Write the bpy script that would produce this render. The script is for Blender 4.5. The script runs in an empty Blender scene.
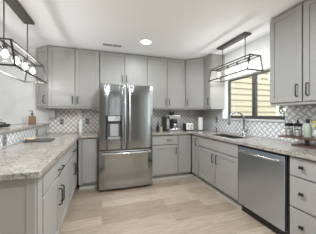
import bpy, bmesh, math, random
from mathutils import Vector, Matrix
random.seed(4)
S = bpy.context.scene
C = S.collection
PI = math.pi

# ---------------------------------------------------------------- camera, world, sun, large lights, exposure
cam = bpy.data.cameras.new('camera'); co = bpy.data.objects.new('camera', cam); C.objects.link(co)
cam.sensor_width = 36; cam.sensor_fit = 'HORIZONTAL'; cam.lens = 19.887
cam.shift_y = -0.00735; cam.clip_start = .05
co.location = (0, 0, 1.258); co.rotation_euler = (PI/2, 0, -0.310)
S.camera = co
W = bpy.data.worlds.new('world'); S.world = W; W.use_nodes = True
bg = W.node_tree.nodes['Background']; bg.inputs[0].default_value = (.92, .965, 1.0, 1); bg.inputs[1].default_value = 1.8
sun = bpy.data.lights.new('sun', 'SUN'); sun.energy = 1.3; sun.angle = .02; sun.color = (1, .95, .86)
so = bpy.data.objects.new('sun', sun); C.objects.link(so)
so.rotation_euler = Vector((.12, .50, -.85)).to_track_quat('-Z', 'Y').to_euler()
def can_and_fill(x, y, e):
    l = bpy.data.lights.new('ceiling_can_and_fill', 'AREA'); l.shape = 'DISK'; l.size = .14; l.energy = e; l.color = (.89, .955, 1)
    o = bpy.data.objects.new('ceiling_can_and_fill', l); C.objects.link(o); o.location = (x, y, 2.415)
    return o
for x, y, e in ((.68, 2.763, 4), (.45, 1.45, 24), (.68, -.4, 14), (-.9, -.4, 4), (-.3, -1.9, 6), (1.3, -1.9, 6), (-2.8, .4, 4)):  # first is the visible recessed light; the rest are unseen, added to brighten
    can_and_fill(x, y, e)
S.view_settings.view_transform = 'Standard'; S.view_settings.look = 'None'
S.view_settings.exposure = 0.92; S.view_settings.gamma = 1; S.view_settings.use_curve_mapping = False

# ---------------------------------------------------------------- materials
def mat(name, col, rough=.5, metal=0., **k):
    m = bpy.data.materials.new(name); m.use_nodes = True
    b = m.node_tree.nodes['Principled BSDF']
    b.inputs['Base Color'].default_value = (*col, 1); b.inputs['Roughness'].default_value = rough; b.inputs['Metallic'].default_value = metal
    for a, v in k.items(): b.inputs[a.replace('_', ' ')].default_value = v
    return m
class N:
    def __init__(s, m): s.t = m.node_tree; s.b = s.t.nodes['Principled BSDF']
    def n(s, ty, **k):
        o = s.t.nodes.new(ty)
        for a, v in k.items(): setattr(o, a, v)
        return o
    def l(s, a, b): s.t.links.new(a, b)
    def m(s, op, a, b=None, c=None):
        o = s.n('ShaderNodeMath', operation=op)
        for i, v in enumerate((a, b, c)):
            if v is None: continue
            if isinstance(v, (int, float)): o.inputs[i].default_value = v
            else: s.l(v, o.inputs[i])
        return o.outputs[0]
    def mix(s, f, a, b, mode='MIX'):
        o = s.n('ShaderNodeMix', data_type='RGBA', blend_type=mode)
        for i, v in ((0, f), (6, a), (7, b)):
            if isinstance(v, (int, float)): o.inputs[i].default_value = v
            elif isinstance(v, tuple): o.inputs[i].default_value = (*v, 1)
            else: s.l(v, o.inputs[i])
        return o.outputs[2]
    def noise(s, vec, scale, detail=3, rough=.6):
        o = s.n('ShaderNodeTexNoise'); o.inputs['Scale'].default_value = scale; o.inputs['Detail'].default_value = detail
        o.inputs['Roughness'].default_value = rough
        if vec is not None: s.l(vec, o.inputs['Vector'])
        return o.outputs['Fac']
    def ramp(s, f, *stops):
        o = s.n('ShaderNodeValToRGB'); e = o.color_ramp.elements
        while len(e) < len(stops): e.new(.5)
        for i, (p, c) in enumerate(stops):
            e[i].position = p; e[i].color = (*(c if isinstance(c, tuple) else (c, c, c)), 1)
        s.l(f, o.inputs[0]); return o.outputs[0]
    def obj(s): return s.n('ShaderNodeTexCoord').outputs['Object']
    def mapv(s, v, scale):
        o = s.n('ShaderNodeMapping'); o.inputs['Scale'].default_value = scale; s.l(v, o.inputs[0]); return o.outputs[0]
    def col(s, c): s.l(c, s.b.inputs['Base Color'])
    def bump(s, h, st=.2, d=.01):
        o = s.n('ShaderNodeBump'); o.inputs['Strength'].default_value = st; o.inputs['Distance'].default_value = d
        s.l(h, o.inputs['Height']); s.l(o.outputs[0], s.b.inputs['Normal'])
M = {}
M['paint'] = mat('grey_cabinet_paint', (.345, .334, .312), .42)
M['wall'] = mat('white_wall_paint', (.74, .74, .72), .7)
q = N(M['wall']); q.bump(q.noise(q.obj(), 90, 2), .05, .002)
M['ceil'] = mat('ceiling_paint', (.92, .925, .93), .8)
q = N(M['ceil']); q.bump(q.noise(q.obj(), 60, 3), .08, .003)
M['white'] = mat('white_trim', (.82, .82, .81), .4)
M['black'] = mat('black_metal', (.016, .015, .014), .38, .3)
M['bronze'] = mat('dark_bronze', (.13, .12, .105), .5, .3)
M['cage'] = mat('cage_bronze', (.034, .030, .025), .5, .2)
M['blackp'] = mat('black_plastic', (.018, .018, .02), .35)
M['steel'] = mat('brushed_steel', (.37, .38, .385), .13, 1.)
q = N(M['steel']); v = q.mapv(q.obj(), (160, 160, 2)); q.bump(q.noise(v, 3, 2), .05, .001)
M['steel2'] = mat('polished_steel', (.70, .71, .72), .16, 1.)
M['steelw'] = mat('dishwasher_steel', (.54, .60, .67), .3, 1.)
M['chrome'] = mat('chrome', (.42, .43, .44), .2, 1.)
M['greyp'] = mat('grey_plastic', (.34, .34, .34), .4)
M['dgrey'] = mat('dark_grey_plastic', (.12, .12, .12), .4)
M['outlet'] = mat('grey_outlet', (.27, .26, .25), .4)
M['paper'] = mat('white_paper', (.85, .84, .82), .9)
M['ceramic'] = mat('white_ceramic', (.80, .79, .77), .25)
M['dwood'] = mat('dark_red_wood', (.085, .032, .022), .4)
q = N(M['dwood']); q.col(q.ramp(q.noise(q.mapv(q.obj(), (40, 3, 40)), 2), (.3, (.06, .022, .015)), (.7, (.125, .05, .034))))
M['lwood'] = mat('pale_wood', (.58, .46, .33), .55)
M['slate'] = mat('dark_slate', (.075, .08, .07), .45)
M['amber'] = mat('pink_soap', (.30, .16, .11), .25)
M['green'] = mat('pale_green', (.36, .40, .31), .35)
M['yellow'] = mat('yellow_petal', (.80, .58, .08), .6)
M['leaf'] = mat('leaf', (.13, .22, .06), .6)
q = N(M['leaf']); q.col(q.ramp(q.noise(q.obj(), 7, 2), (.35, (.04, .08, .02)), (.65, (.15, .22, .08))))
M['dleaf'] = mat('dark_leaf', (.03, .05, .022), .5)
M['siding'] = mat('cream_siding', (.36, .325, .235), .7)
M['soil'] = mat('grass_ground', (.16, .20, .08), .9)
def glass(name, f, tint=(1, 1, 1)):
    m = bpy.data.materials.new(name); m.use_nodes = True; t = m.node_tree; t.nodes.clear()
    o = t.nodes.new('ShaderNodeOutputMaterial'); a = t.nodes.new('ShaderNodeBsdfTransparent'); g = t.nodes.new('ShaderNodeBsdfGlossy')
    a.inputs[0].default_value = (*tint, 1); g.inputs['Roughness'].default_value = .03
    x = t.nodes.new('ShaderNodeMixShader')
    w = t.nodes.new('ShaderNodeLayerWeight'); w.inputs['Blend'].default_value = f
    t.links.new(w.outputs['Facing'], x.inputs[0]); t.links.new(a.outputs[0], x.inputs[1]); t.links.new(g.outputs[0], x.inputs[2]); t.links.new(x.outputs[0], o.inputs[0])
    return m
M['pane'] = glass('window_glass', .06)
M['glass'] = glass('clear_glass', .08, (.95, .955, .955))
def emit(name, col, e):
    m = mat(name, col, .4); b = m.node_tree.nodes['Principled BSDF']
    b.inputs['Emission Color'].default_value = (*col, 1); b.inputs['Emission Strength'].default_value = e; return m
M['bulb'] = emit('bulb_glow', (1, .94, .84), 4)
M['lens'] = emit('lens_glow', (1, .97, .92), 7)
# granite
M['granite'] = mat('speckled_granite', (.6, .55, .48), .16)
q = N(M['granite']); v = q.obj()
base = q.ramp(q.noise(v, 9, 4), (.3, (.27, .24, .205)), (.55, (.37, .335, .295)), (.75, (.47, .44, .405)))
sp = q.ramp(q.noise(v, 46, 3, .75), (.37, .95), (.48, 0.))
c1 = q.mix(sp, base, (.12, .10, .09))
vo = q.n('ShaderNodeTexVoronoi'); vo.inputs['Scale'].default_value = 85; q.l(v, vo.inputs['Vector'])
wsp = q.ramp(vo.outputs['Distance'], (.12, .75), (.32, 0.))
q.col(q.mix(wsp, c1, (.66, .66, .66)))
# floor planks
M['floor'] = mat('oak_plank_floor', (.5, .4, .3), .38)
q = N(M['floor']); v = q.obj()
br = q.n('ShaderNodeTexBrick', offset=.37, offset_frequency=2, squash=1)
br.inputs['Scale'].default_value = 1; br.inputs['Brick Width'].default_value = 1.35; br.inputs['Row Height'].default_value = .19
br.inputs['Mortar Size'].default_value = .0016; br.inputs['Mortar Smooth'].default_value = .3
br.inputs['Color1'].default_value = (.34, .26, .19, 1); br.inputs['Color2'].default_value = (.52, .42, .325, 1); br.inputs['Mortar'].default_value = (.20, .145, .10, 1)
q.l(v, br.inputs['Vector'])
gr = q.noise(q.mapv(v, (2.2, 26, 1)), 2.2, 5, .65)
q.col(q.mix(1., br.outputs['Color'], q.ramp(gr, (.3, .64), (.7, 1.12)), 'MULTIPLY'))
q.l(q.ramp(gr, (.3, .42), (.7, .30)), q.b.inputs['Roughness'])
# mosaic: basket-weave set on the diagonal
def mosaic(name, ax, s, lo, hi):
    m = mat(name, (.6, .6, .6), .28); q = N(m); sep = q.n('ShaderNodeSeparateXYZ'); q.l(q.obj(), sep.inputs[0])
    a, b = sep.outputs[ax], sep.outputs[2]
    p = q.m('MULTIPLY', q.m('ADD', a, b), .7071/s); r = q.m('MULTIPLY', q.m('SUBTRACT', a, b), .7071/s)
    p = q.m('ADD', p, 200.); r = q.m('ADD', r, 200.)
    par = q.m('MODULO', q.m('ADD', q.m('FLOOR', p), q.m('FLOOR', r)), 2.)
    fp, fr = q.m('FRACT', p), q.m('FRACT', r)
    t = q.m('ADD', q.m('MULTIPLY', fp, par), q.m('MULTIPLY', fr, q.m('SUBTRACT', 1., par)))
    u = q.m('ADD', q.m('MULTIPLY', fr, par), q.m('MULTIPLY', fp, q.m('SUBTRACT', 1., par)))
    band = q.m('LESS_THAN', q.m('ABSOLUTE', q.m('SUBTRACT', t, .5)), .27)
    gro = q.m('LESS_THAN', q.m('ABSOLUTE', q.m('SUBTRACT', u, .5)), .46)
    band = q.m('MULTIPLY', band, gro)
    vein = q.noise(q.obj(), 26, 4)
    c = q.mix(band, lo, hi)
    q.col(q.mix(1., c, q.ramp(vein, (.3, .80), (.7, 1.1)), 'MULTIPLY'))
    return m
M['tile_x'] = mosaic('marble_mosaic_back', 0, .062, (.47, .445, .42), (.86, .82, .77))
M['tile_y'] = mosaic('marble_mosaic_window', 1, .064, (.48, .48, .49), (.84, .84, .84))

# ---------------------------------------------------------------- mesh helpers
class MB:
    def __init__(s): s.bm = bmesh.new()
    def box(s, x0, x1, y0, y1, z0, z1, bev=0.):
        ret = bmesh.ops.create_cube(s.bm, size=1)
        vs = ret['verts']
        for v in vs:
            v.co = Vector(((x0+x1)/2+v.co.x*(x1-x0), (y0+y1)/2+v.co.y*(y1-y0), (z0+z1)/2+v.co.z*(z1-z0)))
        if bev:
            es = list({e for v in vs for e in v.link_edges})
            bmesh.ops.bevel(s.bm, geom=es, offset=bev, segments=2, affect='EDGES', profile=.5)
        return s
    def prism(s, pts, z0, z1, bev=0.):
        lo = [s.bm.verts.new((x, y, z0)) for x, y in pts]; hi = [s.bm.verts.new((x, y, z1)) for x, y in pts]
        n = len(pts); fs = [s.bm.faces.new(lo[::-1]), s.bm.faces.new(hi)]
        for i in range(n): fs.append(s.bm.faces.new((lo[i], lo[(i+1) % n], hi[(i+1) % n], hi[i])))
        if bev:
            es = list({e for f in fs[:2] for e in f.edges})
            bmesh.ops.bevel(s.bm, geom=es, offset=bev, segments=2, affect='EDGES', profile=.5)
        return s
    def lathe(s, prof, cx=0, cy=0, n=20):
        rings = []
        for r, z in prof:
            rings.append([s.bm.verts.new((cx+max(r, 1e-4)*math.cos(2*PI*i/n), cy+max(r, 1e-4)*math.sin(2*PI*i/n), z)) for i in range(n)])
        for a, b in zip(rings, rings[1:]):
            for i in range(n): s.bm.faces.new((a[i], a[(i+1) % n], b[(i+1) % n], b[i]))
        s.bm.faces.new(rings[0][::-1]); s.bm.faces.new(rings[-1])
        return s
    def tube(s, pts, r, n=8):
        pts = [Vector(p) for p in pts]; rings = []; up = None
        for i, p in enumerate(pts):
            d = (pts[min(i+1, len(pts)-1)]-pts[max(i-1, 0)]).normalized()
            if up is None:
                up = Vector((0, 0, 1)) if abs(d.z) < .9 else Vector((1, 0, 0))
            a = d.cross(up).normalized(); b = a.cross(d).normalized(); up = b
            rr = r[i] if isinstance(r, (list, tuple)) else r
            rings.append([s.bm.verts.new(p+a*rr*math.cos(2*PI*k/n)+b*rr*math.sin(2*PI*k/n)) for k in range(n)])
        for A, B in zip(rings, rings[1:]):
            for k in range(n): s.bm.faces.new((A[k], A[(k+1) % n], B[(k+1) % n], B[k]))
        s.bm.faces.new(rings[0][::-1]); s.bm.faces.new(rings[-1])
        return s
    def beam(s, a, b, t):                     # square bar
        a, b = Vector(a), Vector(b); d = (b-a).normalized()
        up = Vector((0, 0, 1)) if abs(d.z) < .9 else Vector((0, 1, 0))
        x = d.cross(up).normalized()*t/2; y = x.normalized().cross(d).normalized()*t/2
        A = [s.bm.verts.new(a+i*x+j*y-d*t*.45) for i, j in ((1, 1), (-1, 1), (-1, -1), (1, -1))]
        B = [s.bm.verts.new(b+i*x+j*y+d*t*.45) for i, j in ((1, 1), (-1, 1), (-1, -1), (1, -1))]
        for k in range(4): s.bm.faces.new((A[k], A[(k+1) % 4], B[(k+1) % 4], B[k]))
        s.bm.faces.new(A[::-1]); s.bm.faces.new(B); return s
    def ball(s, x, y, z, r, sub=2, sc=(1, 1, 1)):
        ret = bmesh.ops.create_icosphere(s.bm, subdivisions=sub, radius=r)
        for v in ret['verts']: v.co = Vector((x+v.co.x*sc[0], y+v.co.y*sc[1], z+v.co.z*sc[2]))
        return s
    def build(s, name, m, parent=None, smooth=False):
        bmesh.ops.recalc_face_normals(s.bm, faces=s.bm.faces)
        me = bpy.data.meshes.new(name); s.bm.to_mesh(me); s.bm.free()
        me.materials.append(m)
        if smooth:
            for p in me.polygons: p.use_smooth = True
            try: me.set_sharp_from_angle(angle=math.radians(40))
            except Exception: pass
        o = bpy.data.objects.new(name, me); C.objects.link(o)
        if parent: o.parent = parent
        return o
def box(*a): return MB().box(*a)
def thing(name, label, cat, loc=(0, 0, 0), rz=0, group=None):
    o = bpy.data.objects.new(name, None); C.objects.link(o); o.empty_display_size = .05
    o.location = loc; o.rotation_euler = (0, 0, rz); return tag(o, label, cat, group)
def tag(o, label, cat, group=None):
    o['label'] = label; o['category'] = cat
    if group: o['group'] = group
    return o
def struct(o): o['kind'] = 'structure'; return o
def copy_tree(o, parent=None):
    c = o.copy(); C.objects.link(c)
    if parent: c.parent = parent
    for ch in list(o.children): copy_tree(ch, c)
    return c

# ---------------------------------------------------------------- the room
BY, RX, CZ = 3.72, 2.315, 2.445            # back wall, right wall, ceiling
struct(box(-4.6, 2.5, -3.4, 3.9, -.1, 0).build('floor', M['floor']))
struct(box(-4.6, 2.6, -3.4, 3.9, CZ, CZ+.2).build('ceiling', M['ceil']))
wb = struct(box(-4.6, 2.5, BY, 3.9, 0, CZ).build('wall_back', M['wall']))
WY0, WY1, WZ0, WZ1 = 1.68, 2.95, 1.185, 1.96
w = MB(); T = RX+.185
w.box(RX, T, -3.4, -1.3, 0, CZ); w.box(RX, T, -1.3, .45, 2.2, CZ); w.box(RX, T, .45, WY0, 0, CZ); w.box(RX, T, WY1, BY, 0, CZ); w.box(RX, T, WY0, WY1, 0, WZ0-.025); w.box(RX, T, WY0, WY1, WZ1, CZ)  # includes an out-of-view gap, added so daylight reaches the peninsula face
wr = struct(w.build('wall_right', M['wall']))
w = MB(); w.box(-4.6, -4.42, -3.4, .2, 0, CZ); w.box(-4.6, -4.42, 2.3, BY, 0, CZ); w.box(-4.6, -4.42, .2, 2.3, 2.3, CZ)  # unseen opening added to throw daylight on the right base cabinets
struct(w.build('wall_left', M['wall']))
w = MB(); xs = (-4.42, -.02, .08, .42, .54, 1.20, 1.34, RX)
for k in range(0, 8, 2): w.box(xs[k], xs[k+1], -3.4, -3.2, 0, CZ)
for k in range(1, 7, 2): w.box(xs[k], xs[k+1], -3.4, -3.2, 0, .12); w.box(xs[k], xs[k+1], -3.4, -3.2, 2.2, CZ)  # tall slots added behind the camera for bright streaks on the refrigerator
struct(w.build('wall_front', mat('unseen_wall_taupe', (.30, .275, .25), .7)))  # unseen wall, made taupe so the refrigerator steel mirrors a darker room
w = MB(); w.box(-1.12, -.976, 1.30, BY, 0, 1.068)
wk = struct(w.build('wall_peninsula', M['wall']))
box(-.976, -.968, 1.30, BY, .917, 1.068).build('backsplash', M['tile_y'], wk)
box(-.95, RX, BY-.009, BY, .917, 1.40).build('backsplash', M['tile_x'], wb)
w = MB(); w.box(RX-.009, RX, WY1, BY-.009, .917, 1.40); w.box(RX-.009, RX, .55, WY0, .917, 1.40); w.box(RX-.009, RX, WY0, WY1, .917, WZ0-.027)
w.build('backsplash', M['tile_y'], wr)
# window
win = struct(bpy.data.objects.new('window_1', None)); C.objects.link(win); win.location = (RX+.14, (WY0+WY1)/2, WZ0)
hw = (WY1-WY0)/2; hh = WZ1-WZ0
w = MB()
for y0, y1, z0, z1 in ((-hw, -hw+.035, 0, hh), (hw-.035, hw, 0, hh), (-hw+.035, hw-.035, 0, .055), (-hw+.035, hw-.035, hh-.035, hh), (-.035, .035, .055, hh-.035)):
    w.box(-.015, .03, y0, y1, z0, z1)
w.build('window_frame', mat('bronze_window_frame', (.045, .042, .04), .5), win)
for a, b in ((-hw+.035, -.035), (.035, hw-.035)):
    box(.004, .010, a, b, .055, hh-.035).build('window_pane', M['pane'], win)
box(-.17, .03, -hw-.0, hw, -.025, 0).build('window_sill', mat('sill_stone', (.62, .62, .62), .3), win)
w = MB(); w.box(-.139, -.016, hw-.012, hw, 0, hh); w.box(-.139, -.016, -hw, -hw+.012, 0, hh); w.box(-.139, -.016, -hw+.012, hw-.012, hh-.012, hh)
w.build('window_jamb', M['white'], win)
# shoe moulding along the cabinet kicks
def trim(n, *a): struct(box(*a).build(n, mat('grey_moulding', (.55, .54, .52), .5)))
trim('trim_1', 1.757, 1.772, 1.862, 3.19, 0, .045)
trim('trim_2', .868, 1.755, 3.19, 3.205, 0, .045)
trim('trim_3', -.372, -.068, 3.19, 3.205, 0, .045)
# outdoors
struct(box(2.6, 16, -6, 16, -.5, -.4).build('ground', M['soil']))

# ---------------------------------------------------------------- cabinets
def pull(parent, x, z, L, vert, y=0.):
    a, b = -L/2, L/2
    P = [(a, 0), (a, -.022), (a+.012, -.030), (b-.012, -.030), (b, -.022), (b, 0)]
    pts = [(x, y+d, z+t) if vert else (x+t, y+d, z) for t, d in P]
    return MB().tube(pts, .0062, 8).build('handle', M['black'], parent, True)
def knob(parent, x, z, y=0.):
    m = MB(); m.box(x-.006, x+.006, y-.018, y, z-.006, z+.006); m.box(x-.019, x+.019, y-.032, y-.018, z-.013, z+.013, .004)
    return m.build('knob', M['black'], parent)
def front(parent, name, x0, x1, z0, z1, y=0., fr=.055, slab=False, th=.02):
    g = .0065; x0 += g; x1 -= g; z0 += g; z1 -= g
    m = MB()
    if slab: m.box(x0, x1, y, y+th-.001, z0, z1, .003)
    else:
        m.box(x0, x0+fr, y, y+th-.001, z0, z1, .002); m.box(x1-fr, x1, y, y+th-.001, z0, z1, .002)
        m.box(x0+fr, x1-fr, y, y+th-.001, z0, z0+fr, .002); m.box(x0+fr, x1-fr, y, y+th-.001, z1-fr, z1, .002)
        m.box(x0+fr, x1-fr, y+.009, y+th-.001, z0+fr, z1-fr)
    return m.build(name, M['paint'], parent)
def cabinet(name, label, loc, rz, w, depth, z0, z1, group, kick=0.):
    """local x along the front, -y outward; the front face of the doors lies at y=0"""
    t = thing(name, label, 'cabinet', loc, rz, group)
    box(.0008, w-.0008, .02, depth, z0, z1).build('body', M['paint'], t)
    if kick: box(.002, w-.002, .075, depth-.02, 0, kick).build('toe_kick', M['dgrey'] if kick < 0 else M['paint'], t)
    return t
UB, UT = 1.368, 2.433
def upper(label, loc, rz, w, doors, group='grey wall cabinets', z0=UB):
    t = cabinet('wall_cabinet', label, loc, rz, w, .335, z0, UT, group)
    for x0, x1, hx in doors:
        d = front(t, 'door', x0, x1, z0+.025, UT-.010)
        if hx is not None: pull(d, hx, z0+.025+.125, .125, True)
    return t
GU, GB = 'grey wall cabinets', 'grey base cabinets'
upper('tall grey two-door wall cabinet over the backsplash left of the refrigerator', (-.878, 3.378, 0), 0, .832, [(.002, .423, .385), (.425, .829, .463)])
upper('grey two-door wall cabinet directly above the steel refrigerator', (-.043, 3.378, 0), 0, .90, [(.008, .452, .415), (.454, .898, .49)], z0=1.79)
upper('grey two-door wall cabinet above the espresso machine right of the refrigerator', (.860, 3.378, 0), 0, .842, [(.002, .421, .385), (.423, .84, .46)])
def angled(label, poly, a, b, hx):
    t = thing('wall_cabinet', label, 'cabinet', (poly[0][0], poly[0][1], 0), 0, GU)
    ox, oy = poly[0]
    MB().prism([(x-ox, y-oy) for x, y in poly], UB, UT).build('body', M['paint'], t)
    L = (Vector(b)-Vector(a)).length; ang = math.atan2(b[1]-a[1], b[0]-a[0])
    d = front(t, 'door', 0, L, UB+.025, UT-.010)
    d.location = (a[0]-ox, a[1]-oy, 0); d.rotation_euler = (0, 0, ang)
    pull(d, hx, UB+.15, .125, True)
    return t
s2 = .0145
angled('narrow grey angled end wall cabinet at the far left of the wall cabinets', [(-.880, 3.715), (-1.127, 3.715), (-1.127, 3.655), (-.880, 3.408)], (-1.136, 3.636), (-.880, 3.380), .285)
angled('grey diagonal corner wall cabinet in the back right corner above the paper towels', [(1.704, 3.708), (1.704, 3.402), (2.003, 3.112), (2.303, 3.112), (2.303, 3.708)], (1.704, 3.376), (1.983, 3.107), .05)
upper('narrow grey wall cabinet beside the window with its plain white-lit side panel', (1.983, 3.108, 0), -PI/2, .215, [(.001, .214, .168)])
upper('large grey two-door wall cabinet right of the window, nearest the camera', (1.983, 1.649, 0), -PI/2, .752, [(.002, .378, .328), (.380, .75, .43)])

BT = .873
def base(label, loc, rz, w, depth=.585, group=GB, top=BT): return cabinet('base_cabinet', label, loc, rz, w, depth, .10, top, group, .10)
# back run
t = base('narrow grey base cabinet with one plain door left of the refrigerator', (-.368, 3.125, 0), 0, .306)
front(t, 'door', .048, .298, .115, .862, fr=.045); box(.001, .046, 0, .0195, .10, BT).build('filler', M['paint'], t)
t = base('grey base cabinet with one drawer over one door right of the refrigerator', (.864, 3.125, 0), 0, .545)
d = front(t, 'drawer', .004, .541, .685, .862, slab=True); pull(d, .36, .775, .085, False)
d = front(t, 'door', .004, .541, .115, .678); pull(d, .50, .565, .12, True)
t = base('plain grey blind corner base cabinet door in the back right corner', (1.4105, 3.125, 0), 0, .293, .58)
front(t, 'door', .012, .290, .115, .862, fr=.048)
# right run (fronts face -X)
t = base('narrow grey base cabinet with one tall door between the corner and the sink cabinet', (1.705, 3.122, 0), -PI/2, .265)
d = front(t, 'door', .008, .262, .115, .862, fr=.048); pull(d, .20, .745, .125, True)
t = base('wide grey sink base cabinet with a false front over two doors, beneath the sink', (1.705, 2.855, 0), -PI/2, .992, top=.690)
box(.001, .991, .02, .05, .6905, BT).build('rail', M['paint'], t); box(.001, .018, .051, .58, .6905, BT).build('side', M['paint'], t); box(.974, .991, .051, .58, .6905, BT).build('side', M['paint'], t)
front(t, 'false_front', .003, .989, .685, .862, slab=True)
d = front(t, 'door', .003, .495, .115, .678); pull(d, .447, .555, .13, True)
d = front(t, 'door', .497, .989, .115, .678); pull(d, .545, .555, .13, True)
t = base('grey base cabinet with a stack of three drawers right of the dishwasher', (1.705, 1.214, 0), -PI/2, .50)
for z0, z1 in ((.684, .864), (.394, .680), (.112, .390)):
    d = front(t, 'drawer', .004, .496, z0, z1, slab=True); knob(d, .125, (z0+z1)/2+(.01 if z0 > .3 else 0))
# peninsula (fronts face +X)
t = base('grey peninsula base cabinet with a drawer over two doors, nearest the camera', (-.39, 1.402, 0), PI/2, .985, .575)
d = front(t, 'drawer', .004, .981, .685, .862, slab=True); pull(d, .50, .745, .15, False)
d = front(t, 'door', .004, .491, .115, .678); pull(d, .452, .485, .15, True)
d = front(t, 'door', .494, .981, .115, .678); pull(d, .533, .485, .15, True)
t = base('grey peninsula base cabinet with a drawer over two doors, next to the back corner', (-.39, 2.389, 0), PI/2, .725, .575)
d = front(t, 'drawer', .004, .721, .685, .862, slab=True); pull(d, .345, .745, .15, False)
d = front(t, 'door', .004, .361, .115, .678); pull(d, .322, .485, .15, True)
d = front(t, 'door', .364, .721, .115, .678); pull(d, .403, .485, .15, True)
t = thing('end_panel', 'plain grey framed end panel closing the near end of the peninsula', 'panel', (-.68, 1.29, 0))
front(t, 'panel', -.286, .283, .004, .873, y=0, fr=.05)
box(.225, .285, .02, .11, 0, .873).build('corner_post', M['paint'], t)

# ---------------------------------------------------------------- countertops
tag(MB().prism([(-.966, 1.225), (-.36, 1.225), (-.36, 3.095), (-.058, 3.095), (-.058, 3.709), (-.966, 3.709)], .875, .915, .005).build('countertop', M['granite']),
    'speckled beige granite countertop on the peninsula, running to the refrigerator', 'countertop', 'granite countertops')
SX0, SX1, SY0, SY1 = 1.79, 2.14, 2.03, 2.70
m = MB()
ring = [(1.675, .70), (2.305, .70), (2.305, 3.709), (.856, 3.709), (.856, 3.095), (1.675, 3.095)]
m.box(1.675, SX0, .70, 3.095, .875, .915, .004); m.box(SX1, 2.305, .70, 3.709, .875, .915)
m.box(SX0, SX1, .70, SY0, .875, .915); m.box(SX0, SX1, SY1, 3.709, .875, .915); m.box(.856, SX0, 3.095, 3.709, .875, .915, .004)
tag(m.build('countertop', M['granite']), 'speckled granite countertop around the sink, from the refrigerator along the window', 'countertop', 'granite countertops')
tag(box(-1.40, -.935, 1.23, 3.709, 1.07, 1.10, .006).build('bar_ledge', M['granite']), 'raised granite bar ledge along the back of the peninsula', 'ledge')
# sink
t = thing('sink', 'stainless steel undermount kitchen sink below the window', 'sink', ((SX0+SX1)/2, (SY0+SY1)/2, .70))
a, b = (SX1-SX0)/2-.001, (SY1-SY0)/2-.001
m = MB(); m.box(-a, a, -b, b, 0, .006); m.box(-a, -a+.006, -b, b, .006, .20); m.box(a-.006, a, -b, b, .006, .20); m.box(-a+.006, a-.006, -b, -b+.006, .006, .20); m.box(-a+.006, a-.006, b-.006, b, .006, .20)
m.build('basin', M['steel2'], t)
MB().lathe([(.04, .006), (.042, .009), (.03, .010)]).build('drain', M['chrome'], t)
# faucet
t = thing('faucet', 'tall brushed gooseneck faucet arching over the sink', 'faucet', (2.20, 2.28, .915))
MB().lathe([(.028, 0), (.028, .008), (.021, .02), (.019, .10), (.014, .11)]).build('base', M['chrome'], t, True)
fx, fy = -.80, .60                       # direction of the spout
pts = [(0, 0, .10), (0, 0, .27)]+[(fx*(.11-.11*math.cos(k*PI/10)), fy*(.11-.11*math.cos(k*PI/10)), .27+.11*math.sin(k*PI/10)) for k in range(1, 11)]+[(fx*.22, fy*.22, .25)]
MB().tube(pts, .0145, 10).build('neck', M['chrome'], t, True)
MB().tube([(fx*.22, fy*.22, .252), (fx*.221, fy*.221, .20), (fx*.221, fy*.221, .175)], [.0155, .02, .018], 10).build('spray_head', M['chrome'], t, True)
MB().tube([(0, -.018, .06), (0, -.05, .075), (0, -.09, .115)], .007, 8).build('lever', M['chrome'], t, True)
t = thing('soap_dispenser', 'small dark soap pump beside the back end of the sink', 'soap dispenser', (2.215, 3.02, .915))
MB().lathe([(.02, 0), (.02, .01), (.009, .015), (.009, .065), (.012, .07), (.012, .08)]).build('body', M['bronze'], t, True)
MB().tube([(0, 0, .075), (-.03, 0, .078), (-.05, 0, .07)], .005, 8).build('spout', M['bronze'], t, True)

# ---------------------------------------------------------------- refrigerator
t = thing('refrigerator', 'stainless steel french door refrigerator with a bottom freezer drawer', 'refrigerator', (.397, 2.93, 0))
FW = .448
box(-FW, FW, .075, .76, .035, 1.745, .006).build('body', mat('refrigerator_side', (.27, .27, .27), .4, .6), t)
for x in (-.40, .40):
    MB().lathe([(.025, 0), (.025, .03), (.02, .036)], x, .14).build('foot', M['blackp'], t)
def bowed(x0, x1, z0, z1, sag=.016):
    n = 10; P = []
    for i in range(n+1):
        x = x0+(x1-x0)*i/n; e = min(x-x0, x1-x); y = sag*(x/FW)**2 + (.012*(1-e/.02)**2 if e < .02 else 0)
        P.append((x, y))
    # finer ends
    return MB().prism(P+[(x1, .07), (x0, .07)], z0, z1)
# left door with a real dispenser recess: built from four bowed pieces round the opening
DX0, DX1, DZ0, DZ1 = -.33, -.085, .86, 1.245
m = bowed(-FW, DX0, .69, 1.757); m2 = bowed(DX1, -.003, .69, 1.757)
for bb in (m2, bowed(DX0, DX1, .69, DZ0), bowed(DX0, DX1, DZ1, 1.757)):
    me = bpy.data.meshes.new('tmp'); bb.bm.to_mesh(me); m.bm.from_mesh(me); bpy.data.meshes.remove(me); bb.bm.free()
ld = m.build('door', M['steel'], t)
rd = bowed(.003, FW, .69, 1.757).build('door', M['steel'], t)
g = MB(); g.box(DX0-.006, DX1+.006, .064, .069, DZ0-.006, DZ1+.006)
g.build('dispenser_recess', M['dgrey'], ld)
g = MB(); g.box(DX0, DX0+.018, .006, .063, DZ0, DZ1); g.box(DX1-.018, DX1, .006, .063, DZ0, DZ1); g.box(DX0+.018, DX1-.018, .008, .063, DZ1-.10, DZ1, .004)
g.build('dispenser_surround', M['blackp'], ld)
g = MB(); g.box(DX0+.055, DX1-.055, .02, .05, DZ0+.04, DZ1-.14, .005); g.box(DX0+.019, DX1-.019, .03, .063, DZ0, DZ0+.03)
g.build('dispenser_paddle', M['greyp'], ld)
box(DX0+.025, DX1-.025, .0035, .0085, DZ1-.092, DZ1-.012).build('control_panel', M['steel2'], ld)
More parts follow.
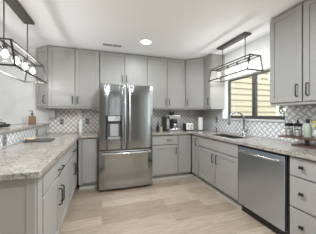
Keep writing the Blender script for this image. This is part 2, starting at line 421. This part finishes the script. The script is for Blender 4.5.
def vhandle(par, x):
    g = MB().tube([(x, .002, .80), (x, -.04, .815), (x, -.055, .86), (x, -.06, 1.23), (x, -.055, 1.64), (x, -.04, 1.69), (x, .002, 1.705)], .0125, 10)
    return g.build('handle', M['steel2'], par, True)
vhandle(ld, -.035); vhandle(rd, .038)
box(.36, .41, .008, .0105, 1.685, 1.70).build('badge', M['steel2'], rd)
fd = bowed(-FW, FW, .045, .672).build('freezer_drawer', M['steel'], t)
g = MB().tube([(-.40, .012, .625), (-.40, -.035, .63), (-.37, -.05, .63), (0, -.062, .63), (.37, -.05, .63), (.40, -.035, .63), (.40, .012, .625)], .015, 10)
g.build('handle', M['steel2'], fd, True)
box(-FW+.002, FW-.002, .03, .072, .67, .694).build('gasket', M['blackp'], t)

# ---------------------------------------------------------------- dishwasher
t = thing('dishwasher', 'stainless steel dishwasher built in between the sink cabinet and the drawers', 'dishwasher', (1.705, 1.8555, 0), -PI/2)
box(.004, .630, .03, .56, .11, .868).build('body', M['blackp'], t)
box(.006, .628, .05, .50, 0, .105).build('toe_kick', M['blackp'], t)
d = box(.008, .612, -.012, .028, .112, .845, .004).build('door', M['steelw'], t)
g = MB().tube([(.05, -.01, .80), (.05, -.035, .80), (.09, -.045, .80), (.31, -.06, .795), (.53, -.045, .80), (.57, -.035, .80), (.57, -.01, .80)], .013, 10)
g.build('handle', M['steel2'], d, True)
box(.008, .626, -.004, .028, .847, .868).build('control_strip', M['blackp'], t)

# ---------------------------------------------------------------- ceiling fixtures
def lantern(label, x, yc, zt, zb, rods, wt, wb_, L, cy=0., PE=1.7):
    t = thing('pendant_light', label, 'pendant lamp', (x, yc, zb), 0, 'linear lantern pendants')
    top = CZ-zb; H = zt-zb
    m = MB(); m.box(-.062, .062, cy-.325, cy+.325, top-.024, top-.0005, .004); m.box(-.05, .05, cy-.31, cy+.31, top-.034, top-.024)
    m.build('canopy', M['bronze'], t)
    for ry in rods: MB().tube([(0, ry, H+.004), (0, ry, top-.032)], .0062, 8).build('rod', M['bronze'], t)
    f = MB(); b = .0145; h = L/2
    for s in (-1, 1):
        f.beam((s*wt, -h, H), (s*wt, h, H), b); f.beam((s*wb_, -h, 0), (s*wb_, h, 0), b)
        f.beam((-wt, s*h, H), (wt, s*h, H), b); f.beam((-wb_, s*h, 0), (wb_, s*h, 0), b)
        for q_ in (-1, 1): f.beam((s*wt, q_*h, H), (s*wb_, q_*h, 0), b)
    f.beam((0, -h, H), (0, h, H), b)
    f.build('frame', M['cage'], t)
    for k in range(4):
        y = (k-1.5)*L/4
        pl = bpy.data.lights.new('bulb_light', 'POINT'); pl.energy = PE; pl.color = (.97, .985, 1); pl.shadow_soft_size = .025
        po = bpy.data.objects.new('bulb_light', pl); C.objects.link(po); po.parent = t; po.location = (0, y, H-.165)
        s = MB().lathe([(.016, H-.060), (.020, H-.055), (.020, H-.015), (.008, H-.006)], 0, y, 14).build('socket', M['bronze'], t)
        MB().lathe([(.010, H-.135), (.026, H-.120), (.030, H-.105), (.024, H-.085), (.013, H-.062)], 0, y, 14).build('bulb', M['bulb'], t, True)
        n = 16; gl = MB(); prof = [(.050, H-.165), (.048, H-.08), (.040, H-.055), (.021, H-.045)]
        rings = [[gl.bm.verts.new((r*math.cos(2*PI*i/n), y+r*math.sin(2*PI*i/n), z)) for i in range(n)] for r, z in prof]
        for A, B in zip(rings, rings[1:]):
            for i in range(n): gl.bm.faces.new((A[i], A[(i+1) % n], B[(i+1) % n], B[i]))
        gl.build('glass_shade', M['glass'], t, True)
    return t
lantern('dark bronze cage pendant with four bulbs hanging in front of the window', 2.0, 2.318, 2.077, 1.872, (-.268, .235), .092, .134, .89)
lantern('dark bronze cage pendant with four bulbs hanging over the peninsula', -.89, 2.40, 1.945, 1.712, (-.37, .18), .095, .128, .93, -.085, 2.5)
t = thing('ceiling_light', 'round recessed ceiling light glowing above the refrigerator', 'ceiling light', (.68, 2.763, CZ))
n = 28; m = MB()
pr = [(.078, -.001), (.098, -.001), (.096, -.008), (.080, -.008), (.078, -.001)]
rings = [[m.bm.verts.new((r*math.cos(2*PI*i/n), r*math.sin(2*PI*i/n), z)) for i in range(n)] for r, z in pr]
for A, B in zip(rings, rings[1:]):
    for i in range(n): m.bm.faces.new((A[i], A[(i+1) % n], B[(i+1) % n], B[i]))
m.build('trim_ring', M['white'], t); MB().lathe([(.077, -.006), (.077, -.0012)], n=n).build('lens', M['lens'], t)
t = thing('ceiling_vent', 'small white slotted ceiling vent above the refrigerator cabinets', 'vent', (.165, 3.07, CZ))
m = MB(); m.box(-.16, .16, -.06, -.045, -.008, -.0005); m.box(-.16, .16, .045, .06, -.008, -.0005); m.box(-.16, -.15, -.045, .045, -.008, -.0005); m.box(.15, .16, -.045, .045, -.008, -.0005); m.box(-.006, .006, -.045, .045, -.008, -.0005)
m.build('frame', M['white'], t)
m = MB()
for k in range(6): m.box(-.148, .148, -.042+k*.015, -.034+k*.015, -.006, -.002)
m.build('slats', M['greyp'], t); box(-.15, .15, -.045, .045, -.0018, -.0006).build('duct_shade_sheet', M['blackp'], t)  # thin black sheet stands in for the shade behind the slats

# ---------------------------------------------------------------- counter things, back right
t = thing('espresso_machine', 'silver and black espresso machine on the counter right of the refrigerator', 'coffee machine', (1.385, 3.42, .915), 0)
box(-.108, .155, -.02, .17, .012, .33, .012).build('body', M['steel2'], t)
box(-.155, -.110, -.03, .17, .012, .30, .01).build('grinder_tower', M['blackp'], t)
box(-.10, .155, -.165, -.022, 0, .055, .006).build('drip_tray', M['steel2'], t)
box(-.09, .155, -.13, -.021, .25, .325, .01).build('head', M['steel2'], t)
box(-.045, .13, -.026, -.0205, .062, .245).build('back_plate', M['blackp'], t)
MB().lathe([(.032, .20), (.036, .205), (.036, .249)], .045, -.08, 16).build('group_head', M['chrome'], t, True)
MB().tube([(.045, -.10, .215), (.045, -.15, .212), (.045, -.21, .205)], .012, 8).build('portafilter_handle', M['blackp'], t, True)
MB().lathe([(.035, .056), (.045, .075), (.045, .15), (.038, .16)], .045, -.09, 16).build('milk_jug', M['chrome'], t, True)
MB().tube([(.13, -.09, .25), (.135, -.12, .17), (.135, -.13, .10)], .006, 8).build('steam_wand', M['chrome'], t, True)
MB().lathe([(.045, .331), (.060, .38), (.062, .40), (.055, .415)], .04, .07, 16).build('bean_hopper', M['blackp'], t, True)
def bottle(name, label, cat, loc, prof, m, cap=None, cm=None, n=16, group=None):
    t = thing(name, label, cat, loc, 0, group)
    MB().lathe(prof, n=n).build('body', m, t, True)
    if cap: MB().lathe(cap, n=n).build('cap', cm or M['blackp'], t, True)
    return t
bottle('bottle', 'small dark bottle on the counter close to the refrigerator', 'bottle', (1.125, 3.52, .915), [(.030, 0), (.032, .01), (.032, .10), (.012, .135), (.011, .15)], M['blackp'], [(.014, .151), (.014, .185), (.010, .19)], M['dgrey'])
bottle('jar', 'small amber jar between the dark bottle and the espresso machine', 'jar', (1.195, 3.50, .915), [(.028, 0), (.030, .01), (.030, .08), (.022, .09)], M['lwood'], [(.025, .091), (.025, .11), (.02, .113)], M['dgrey'])
t = thing('toaster', 'small white toaster with a dark side beside the espresso machine', 'toaster', (1.80, 3.45, .915), -.15)
box(-.075, .09, -.10, .10, .012, .165, .02).build('body', M['ceramic'], t)
box(-.094, -.076, -.095, .095, .012, .16, .006).build('end_cap', M['blackp'], t)
m = MB(); m.box(-.045, .065, -.045, -.02, .1652, .168); m.box(-.045, .065, .02, .045, .1652, .168); m.build('slots', M['blackp'], t)
for a_ in ((-.03, -.012, -.112, -.1005, .09, .12, .003), (.02, .045, -.112, -.1005, .045, .07, .003), (.03, .055, -.108, -.1005, .10, .125)): box(*a_).build('knob', M['dgrey'], t)
box(-.07, .085, -.09, .09, 0, .0118).build('base', M['blackp'], t)
t = thing('paper_towel_holder', 'white paper towel roll on a dark upright holder in the corner', 'paper towel', (2.03, 3.32, .915))
m = MB().lathe([(.075, 0), (.075, .010), (.02, .014)]); m.lathe([(.007, .014), (.007, .315), (.012, .32), (.010, .335)]); m.build('holder', M['bronze'], t, True)
m = MB(); n = 24; pr = [(.010, .018), (.052, .018), (.052, .285), (.010, .285), (.010, .018)]
rings = [[m.bm.verts.new((r*math.cos(2*PI*i/n), r*math.sin(2*PI*i/n), z)) for i in range(n)] for r, z in pr]
for A, B in zip(rings, rings[1:]):
    for i in range(n): m.bm.faces.new((A[i], A[(i+1) % n], B[(i+1) % n], B[i]))
m.build('paper_roll', M['paper'], t, True)

# outlets
def outlet(label, loc, rz, m=M['outlet']):
    t = thing('outlet', label, 'outlet', loc, rz, 'wall outlets')
    box(-.036, .036, -.006, -.0002, -.058, .058, .002).build('plate', m, t)
    for s in (-1, 1): box(-.017, .017, -.008, -.0062, s*.026-.015, s*.026+.015, .001).build('socket', M['dgrey'], t)
    return t
TB = BY-.0095
outlet('grey outlet on the back tile under the left wall cabinet', (-.728, TB, 1.125), 0)
outlet('grey outlet partly hidden by the slim white bottle, close to the refrigerator', (-.28, TB, 1.13), 0)
outlet('grey outlet on the tile left of the window above the soap pump', (RX-.0095, 3.13, 1.145), -PI/2)
outlet('grey outlet on the bar tile in the left foreground', (-.9675, 2.215, .99), PI/2)
outlet('grey outlet on the bar tile at the back end of the peninsula', (-.9675, 3.16, .985), PI/2)
t = thing('plug_in_adapter', 'white plug-in box on the back tile above the slim white bottle', 'adapter', (-.40, TB, 1.27))
box(-.035, .035, -.035, -.0003, -.07, .075, .006).build('body', M['ceramic'], t); box(-.012, .012, -.038, -.0352, -.02, .0, .001).build('button', M['greyp'], t)
bottle('bottle', 'slim white upright bottle standing in the back left counter corner', 'bottle', (-.385, 3.61, .915), [(.036, 0), (.038, .01), (.038, .20), (.03, .225), (.014, .235)], M['ceramic'], [(.016, .236), (.016, .262), (.012, .266)], M['ceramic'])
t = thing('under_cabinet_box', 'grey box hanging under the left wall cabinet by the angled end', 'box', (-.85, 3.60, UB))  # plain grey box, purpose unidentified
box(-.045, .045, -.05, .05, -.16, -.012, .006).build('body', M['greyp'], t); box(-.05, .05, -.055, .055, -.012, -.0005).build('mount', M['dgrey'], t)

# ---------------------------------------------------------------- bar and peninsula things
t = thing('soap_bottle', 'pinkish amber soap bottle with a dark pump at the back of the bar ledge', 'soap bottle', (-1.165, 3.58, 1.10))
m = MB(); m.box(-.05, .05, -.035, .035, 0, .135, .014); m.lathe([(.03, .13), (.016, .15), (.016, .165)]); m.build('body', M['amber'], t, True)
m = MB().lathe([(.019, .166), (.019, .185), (.006, .19), (.006, .215), (.012, .218), (.012, .23)]); m.tube([(0, 0, .224), (-.045, -.02, .222)], .005, 8); m.build('pump', M['blackp'], t, True)
t = thing('bottle', 'clear glass bottle left of the pink soap bottle on the bar ledge', 'bottle', (-1.275, 3.58, 1.10))
MB().lathe([(.036, 0), (.038, .01), (.038, .11), (.03, .13)]).build('body', M['glass'], t, True)
t = thing('serving_tray', 'black wrought metal tray with scroll handles on the bar ledge', 'tray', (-1.19, 2.40, 1.10), .05)
m = MB(); m.box(-.11, .11, -.24, .24, .012, .022, .003)
for s in (-1, 1):
    m.tube([(s*.105, -.235, .035), (s*.105, .235, .035)], .010, 8); m.tube([(-.105, s*.235, .035), (.105, s*.235, .035)], .010, 8)
    for u in (-1, 1): m.ball(s*.09, u*.22, .007, .0068, 1)
m.build('body', M['black'], t)
for s in (-1, 1): MB().tube([(-.06, s*.24, .036), (-.05, s*.262, .052), (0, s*.272, .058), (.05, s*.262, .052), (.06, s*.24, .036)], .009, 8).build('handle', M['black'], t, True)
lab = ['clear drinking glass at the back end of the black bar tray', 'clear drinking glass in the middle of the black bar tray', 'clear drinking glass at the near end of the black bar tray']
for k, y in enumerate((2.55, 2.43, 2.31)):
    m = MB(); n = 16; pr = [(.028, .0), (.036, .09), (.033, .09), (.025, .006)]
    m.lathe(pr, n=n); o = m.build('drinking_glass', M['glass'], None, True); o.location = (-1.17, y, 1.1225); tag(o, lab[k], 'glass', 'clear glasses on the bar tray')
t = thing('slate_board', 'flat dark slate serving board lying on the peninsula countertop', 'board', (-.775, 2.66, .915), .06)
box(-.15, .15, -.125, .125, .004, .016, .003).build('board', M['slate'], t)
for s in (-1, 1):
    for u in (-1, 1): MB().lathe([(.01, 0), (.01, .0042)], s*.12, u*.10, 10).build('foot', M['blackp'], t)
t = thing('wooden_dish', 'small pale wooden dish on the slate board', 'dish', (-.865, 2.60, .931), .3)
m = MB().lathe([(.035, 0), (.055, .012), (.060, .03), (.054, .03), (.045, .012), (.03, .008)]); m.build('dish', M['lwood'], t, True)

# ---------------------------------------------------------------- riser tray, right
RC = (2.10, 1.30)
t = thing('wooden_riser', 'dark reddish wooden pedestal tray on the counter right of the window', 'riser', (*RC, .915))
box(-.08, .08, -.11, .11, 0, .016, .006).build('foot', M['dwood'], t)
MB().lathe([(.03, .016), (.022, .03), (.02, .06), (.03, .083)], n=16).build('stem', M['dwood'], t, True)
box(-.12, .12, -.235, .235, .083, .101, .007).build('tray_top', M['dwood'], t)
Z = .915+.1012
def caged(label, x, y, pump):
    t = thing('glass_canister', label, 'canister', (x, y, Z), 0, 'caged canisters on the riser')
    MB().lathe([(.030, .004), (.033, .01), (.033, .10), (.026, .108)]).build('jar', M['glass'], t, True)
    MB().lathe([(.028, .008), (.031, .012), (.031, .07), (.01, .075)]).build('contents', M['ceramic'], t, True)
    m = MB()
    for k in range(8):
        a = k*PI/4; m.tube([(.036*math.cos(a), .036*math.sin(a), .002), (.036*math.cos(a), .036*math.sin(a), .112)], .0022, 6)
    for z in (.003, .04, .076, .111): m.tube([(.036*math.cos(a*PI/10), .036*math.sin(a*PI/10), z) for a in range(21)], .0024, 6)
    m.build('wire_cage', M['bronze'], t)
    MB().lathe([(.040, .115), (.042, .119), (.042, .138), (.03, .147)]).build('lid', M['black'], t, True)
    if pump: MB().lathe([(.012, .147), (.010, .165), (.005, .185), (.003, .21)], n=12).build('lid_knob', M['black'], t, True)
caged('wire-caged glass canister with a flat black lid at the window end of the riser', 2.08, 1.475, False)
caged('wire-caged glass canister with a pointed black lid knob on the riser', 2.09, 1.385, True)
bottle('bottle', 'pale green bottle with a dark cap on the riser beside the canisters', 'bottle', (2.09, 1.285, Z), [(.034, 0), (.036, .01), (.036, .115), (.018, .14), (.014, .15)], M['green'], [(.017, .151), (.017, .19), (.012, .195)])
t = thing('potted_flower', 'yellow flowers in a small white pot at the right end of the riser', 'potted plant', (2.09, 1.175, Z))
MB().lathe([(.034, 0), (.044, .085), (.038, .085), (.034, .07)]).build('pot', M['ceramic'], t, True)
m = MB()
for k in range(26):
    a = random.random()*6.28; r = .012+random.random()*.05; z = .10+random.random()*.075
    m.tube([(r*.3*math.cos(a), r*.3*math.sin(a), .072), (r*math.cos(a), r*math.sin(a), z)], .0018, 5)
    p = Vector((r*math.cos(a), r*math.sin(a), z)); d = Vector((math.cos(a+1), math.sin(a+1), .5))*.03; e = Vector((-math.sin(a), math.cos(a), .2))*.012
    m.bm.faces.new([m.bm.verts.new(p+v) for v in (-d*.2, e+d*.4, d, -e+d*.4)])
m.build('foliage', M['dleaf'], t)
m = MB()
for k in range(7):
    a = k*.9; r = .045 if k else 0; m.ball(r*math.cos(a), r*math.sin(a), .125+.02*(k % 3), .018, 1, (1, 1, .7))
m.build('blossoms', M['yellow'], t, True)

# ---------------------------------------------------------------- outside the window
t = thing('house', 'cream clapboard house wall seen through the kitchen window', 'house', (2.75, 4.25, -.4))
m = MB()
for k in range(24):
    z = k*.175; pts = [(0, z), (-.034, z), (-.034, z+.012), (-.004, z+.1745), (0, z+.1745)]
    A = [m.bm.verts.new((0, y, zz)) for y, zz in pts]; B = [m.bm.verts.new((2.62, y, zz)) for y, zz in pts]
    for i in range(5): m.bm.faces.new((A[i], A[(i+1) % 5], B[(i+1) % 5], B[i]))
    m.bm.faces.new(A[::-1]); m.bm.faces.new(B)
m.build('siding', M['siding'], t)
box(2.62, 2.72, -.03, .06, 0, 4.2).build('corner_board', M['white'], t)
box(.02, 2.62, .002, 3.0, 0, 4.19).build('wall', M['siding'], t)
def shrub(label, x, y, r, h):
    t = thing('shrub', label, 'shrub', (x, y, -.4), 0, 'shrubs outside the window')
    MB().tube([(0, 0, 0), (0.02, 0, h*.5)], .03, 8).build('stem', M['lwood'], t)
    m = MB()
    for k in range(5000):
        d = Vector((random.gauss(0, 1), random.gauss(0, 1), random.gauss(0, 1))).normalized()*(r*(.55+.45*random.random()))
        p = Vector((d.x, d.y, h*.55+d.z*h*.45/r))
        u = Vector((random.gauss(0, 1), random.gauss(0, 1), random.gauss(0, 1))).normalized(); v = u.orthogonal().normalized()
        m.bm.faces.new([m.bm.verts.new(p+w_) for w_ in (-u*.03, v*.032, u*.08, -v*.032)])
    m.build('foliage', M['leaf'], t)
shrub('leafy green shrub beyond the right corner of the cream house', 6.75, 4.9, 1.05, 2.4)
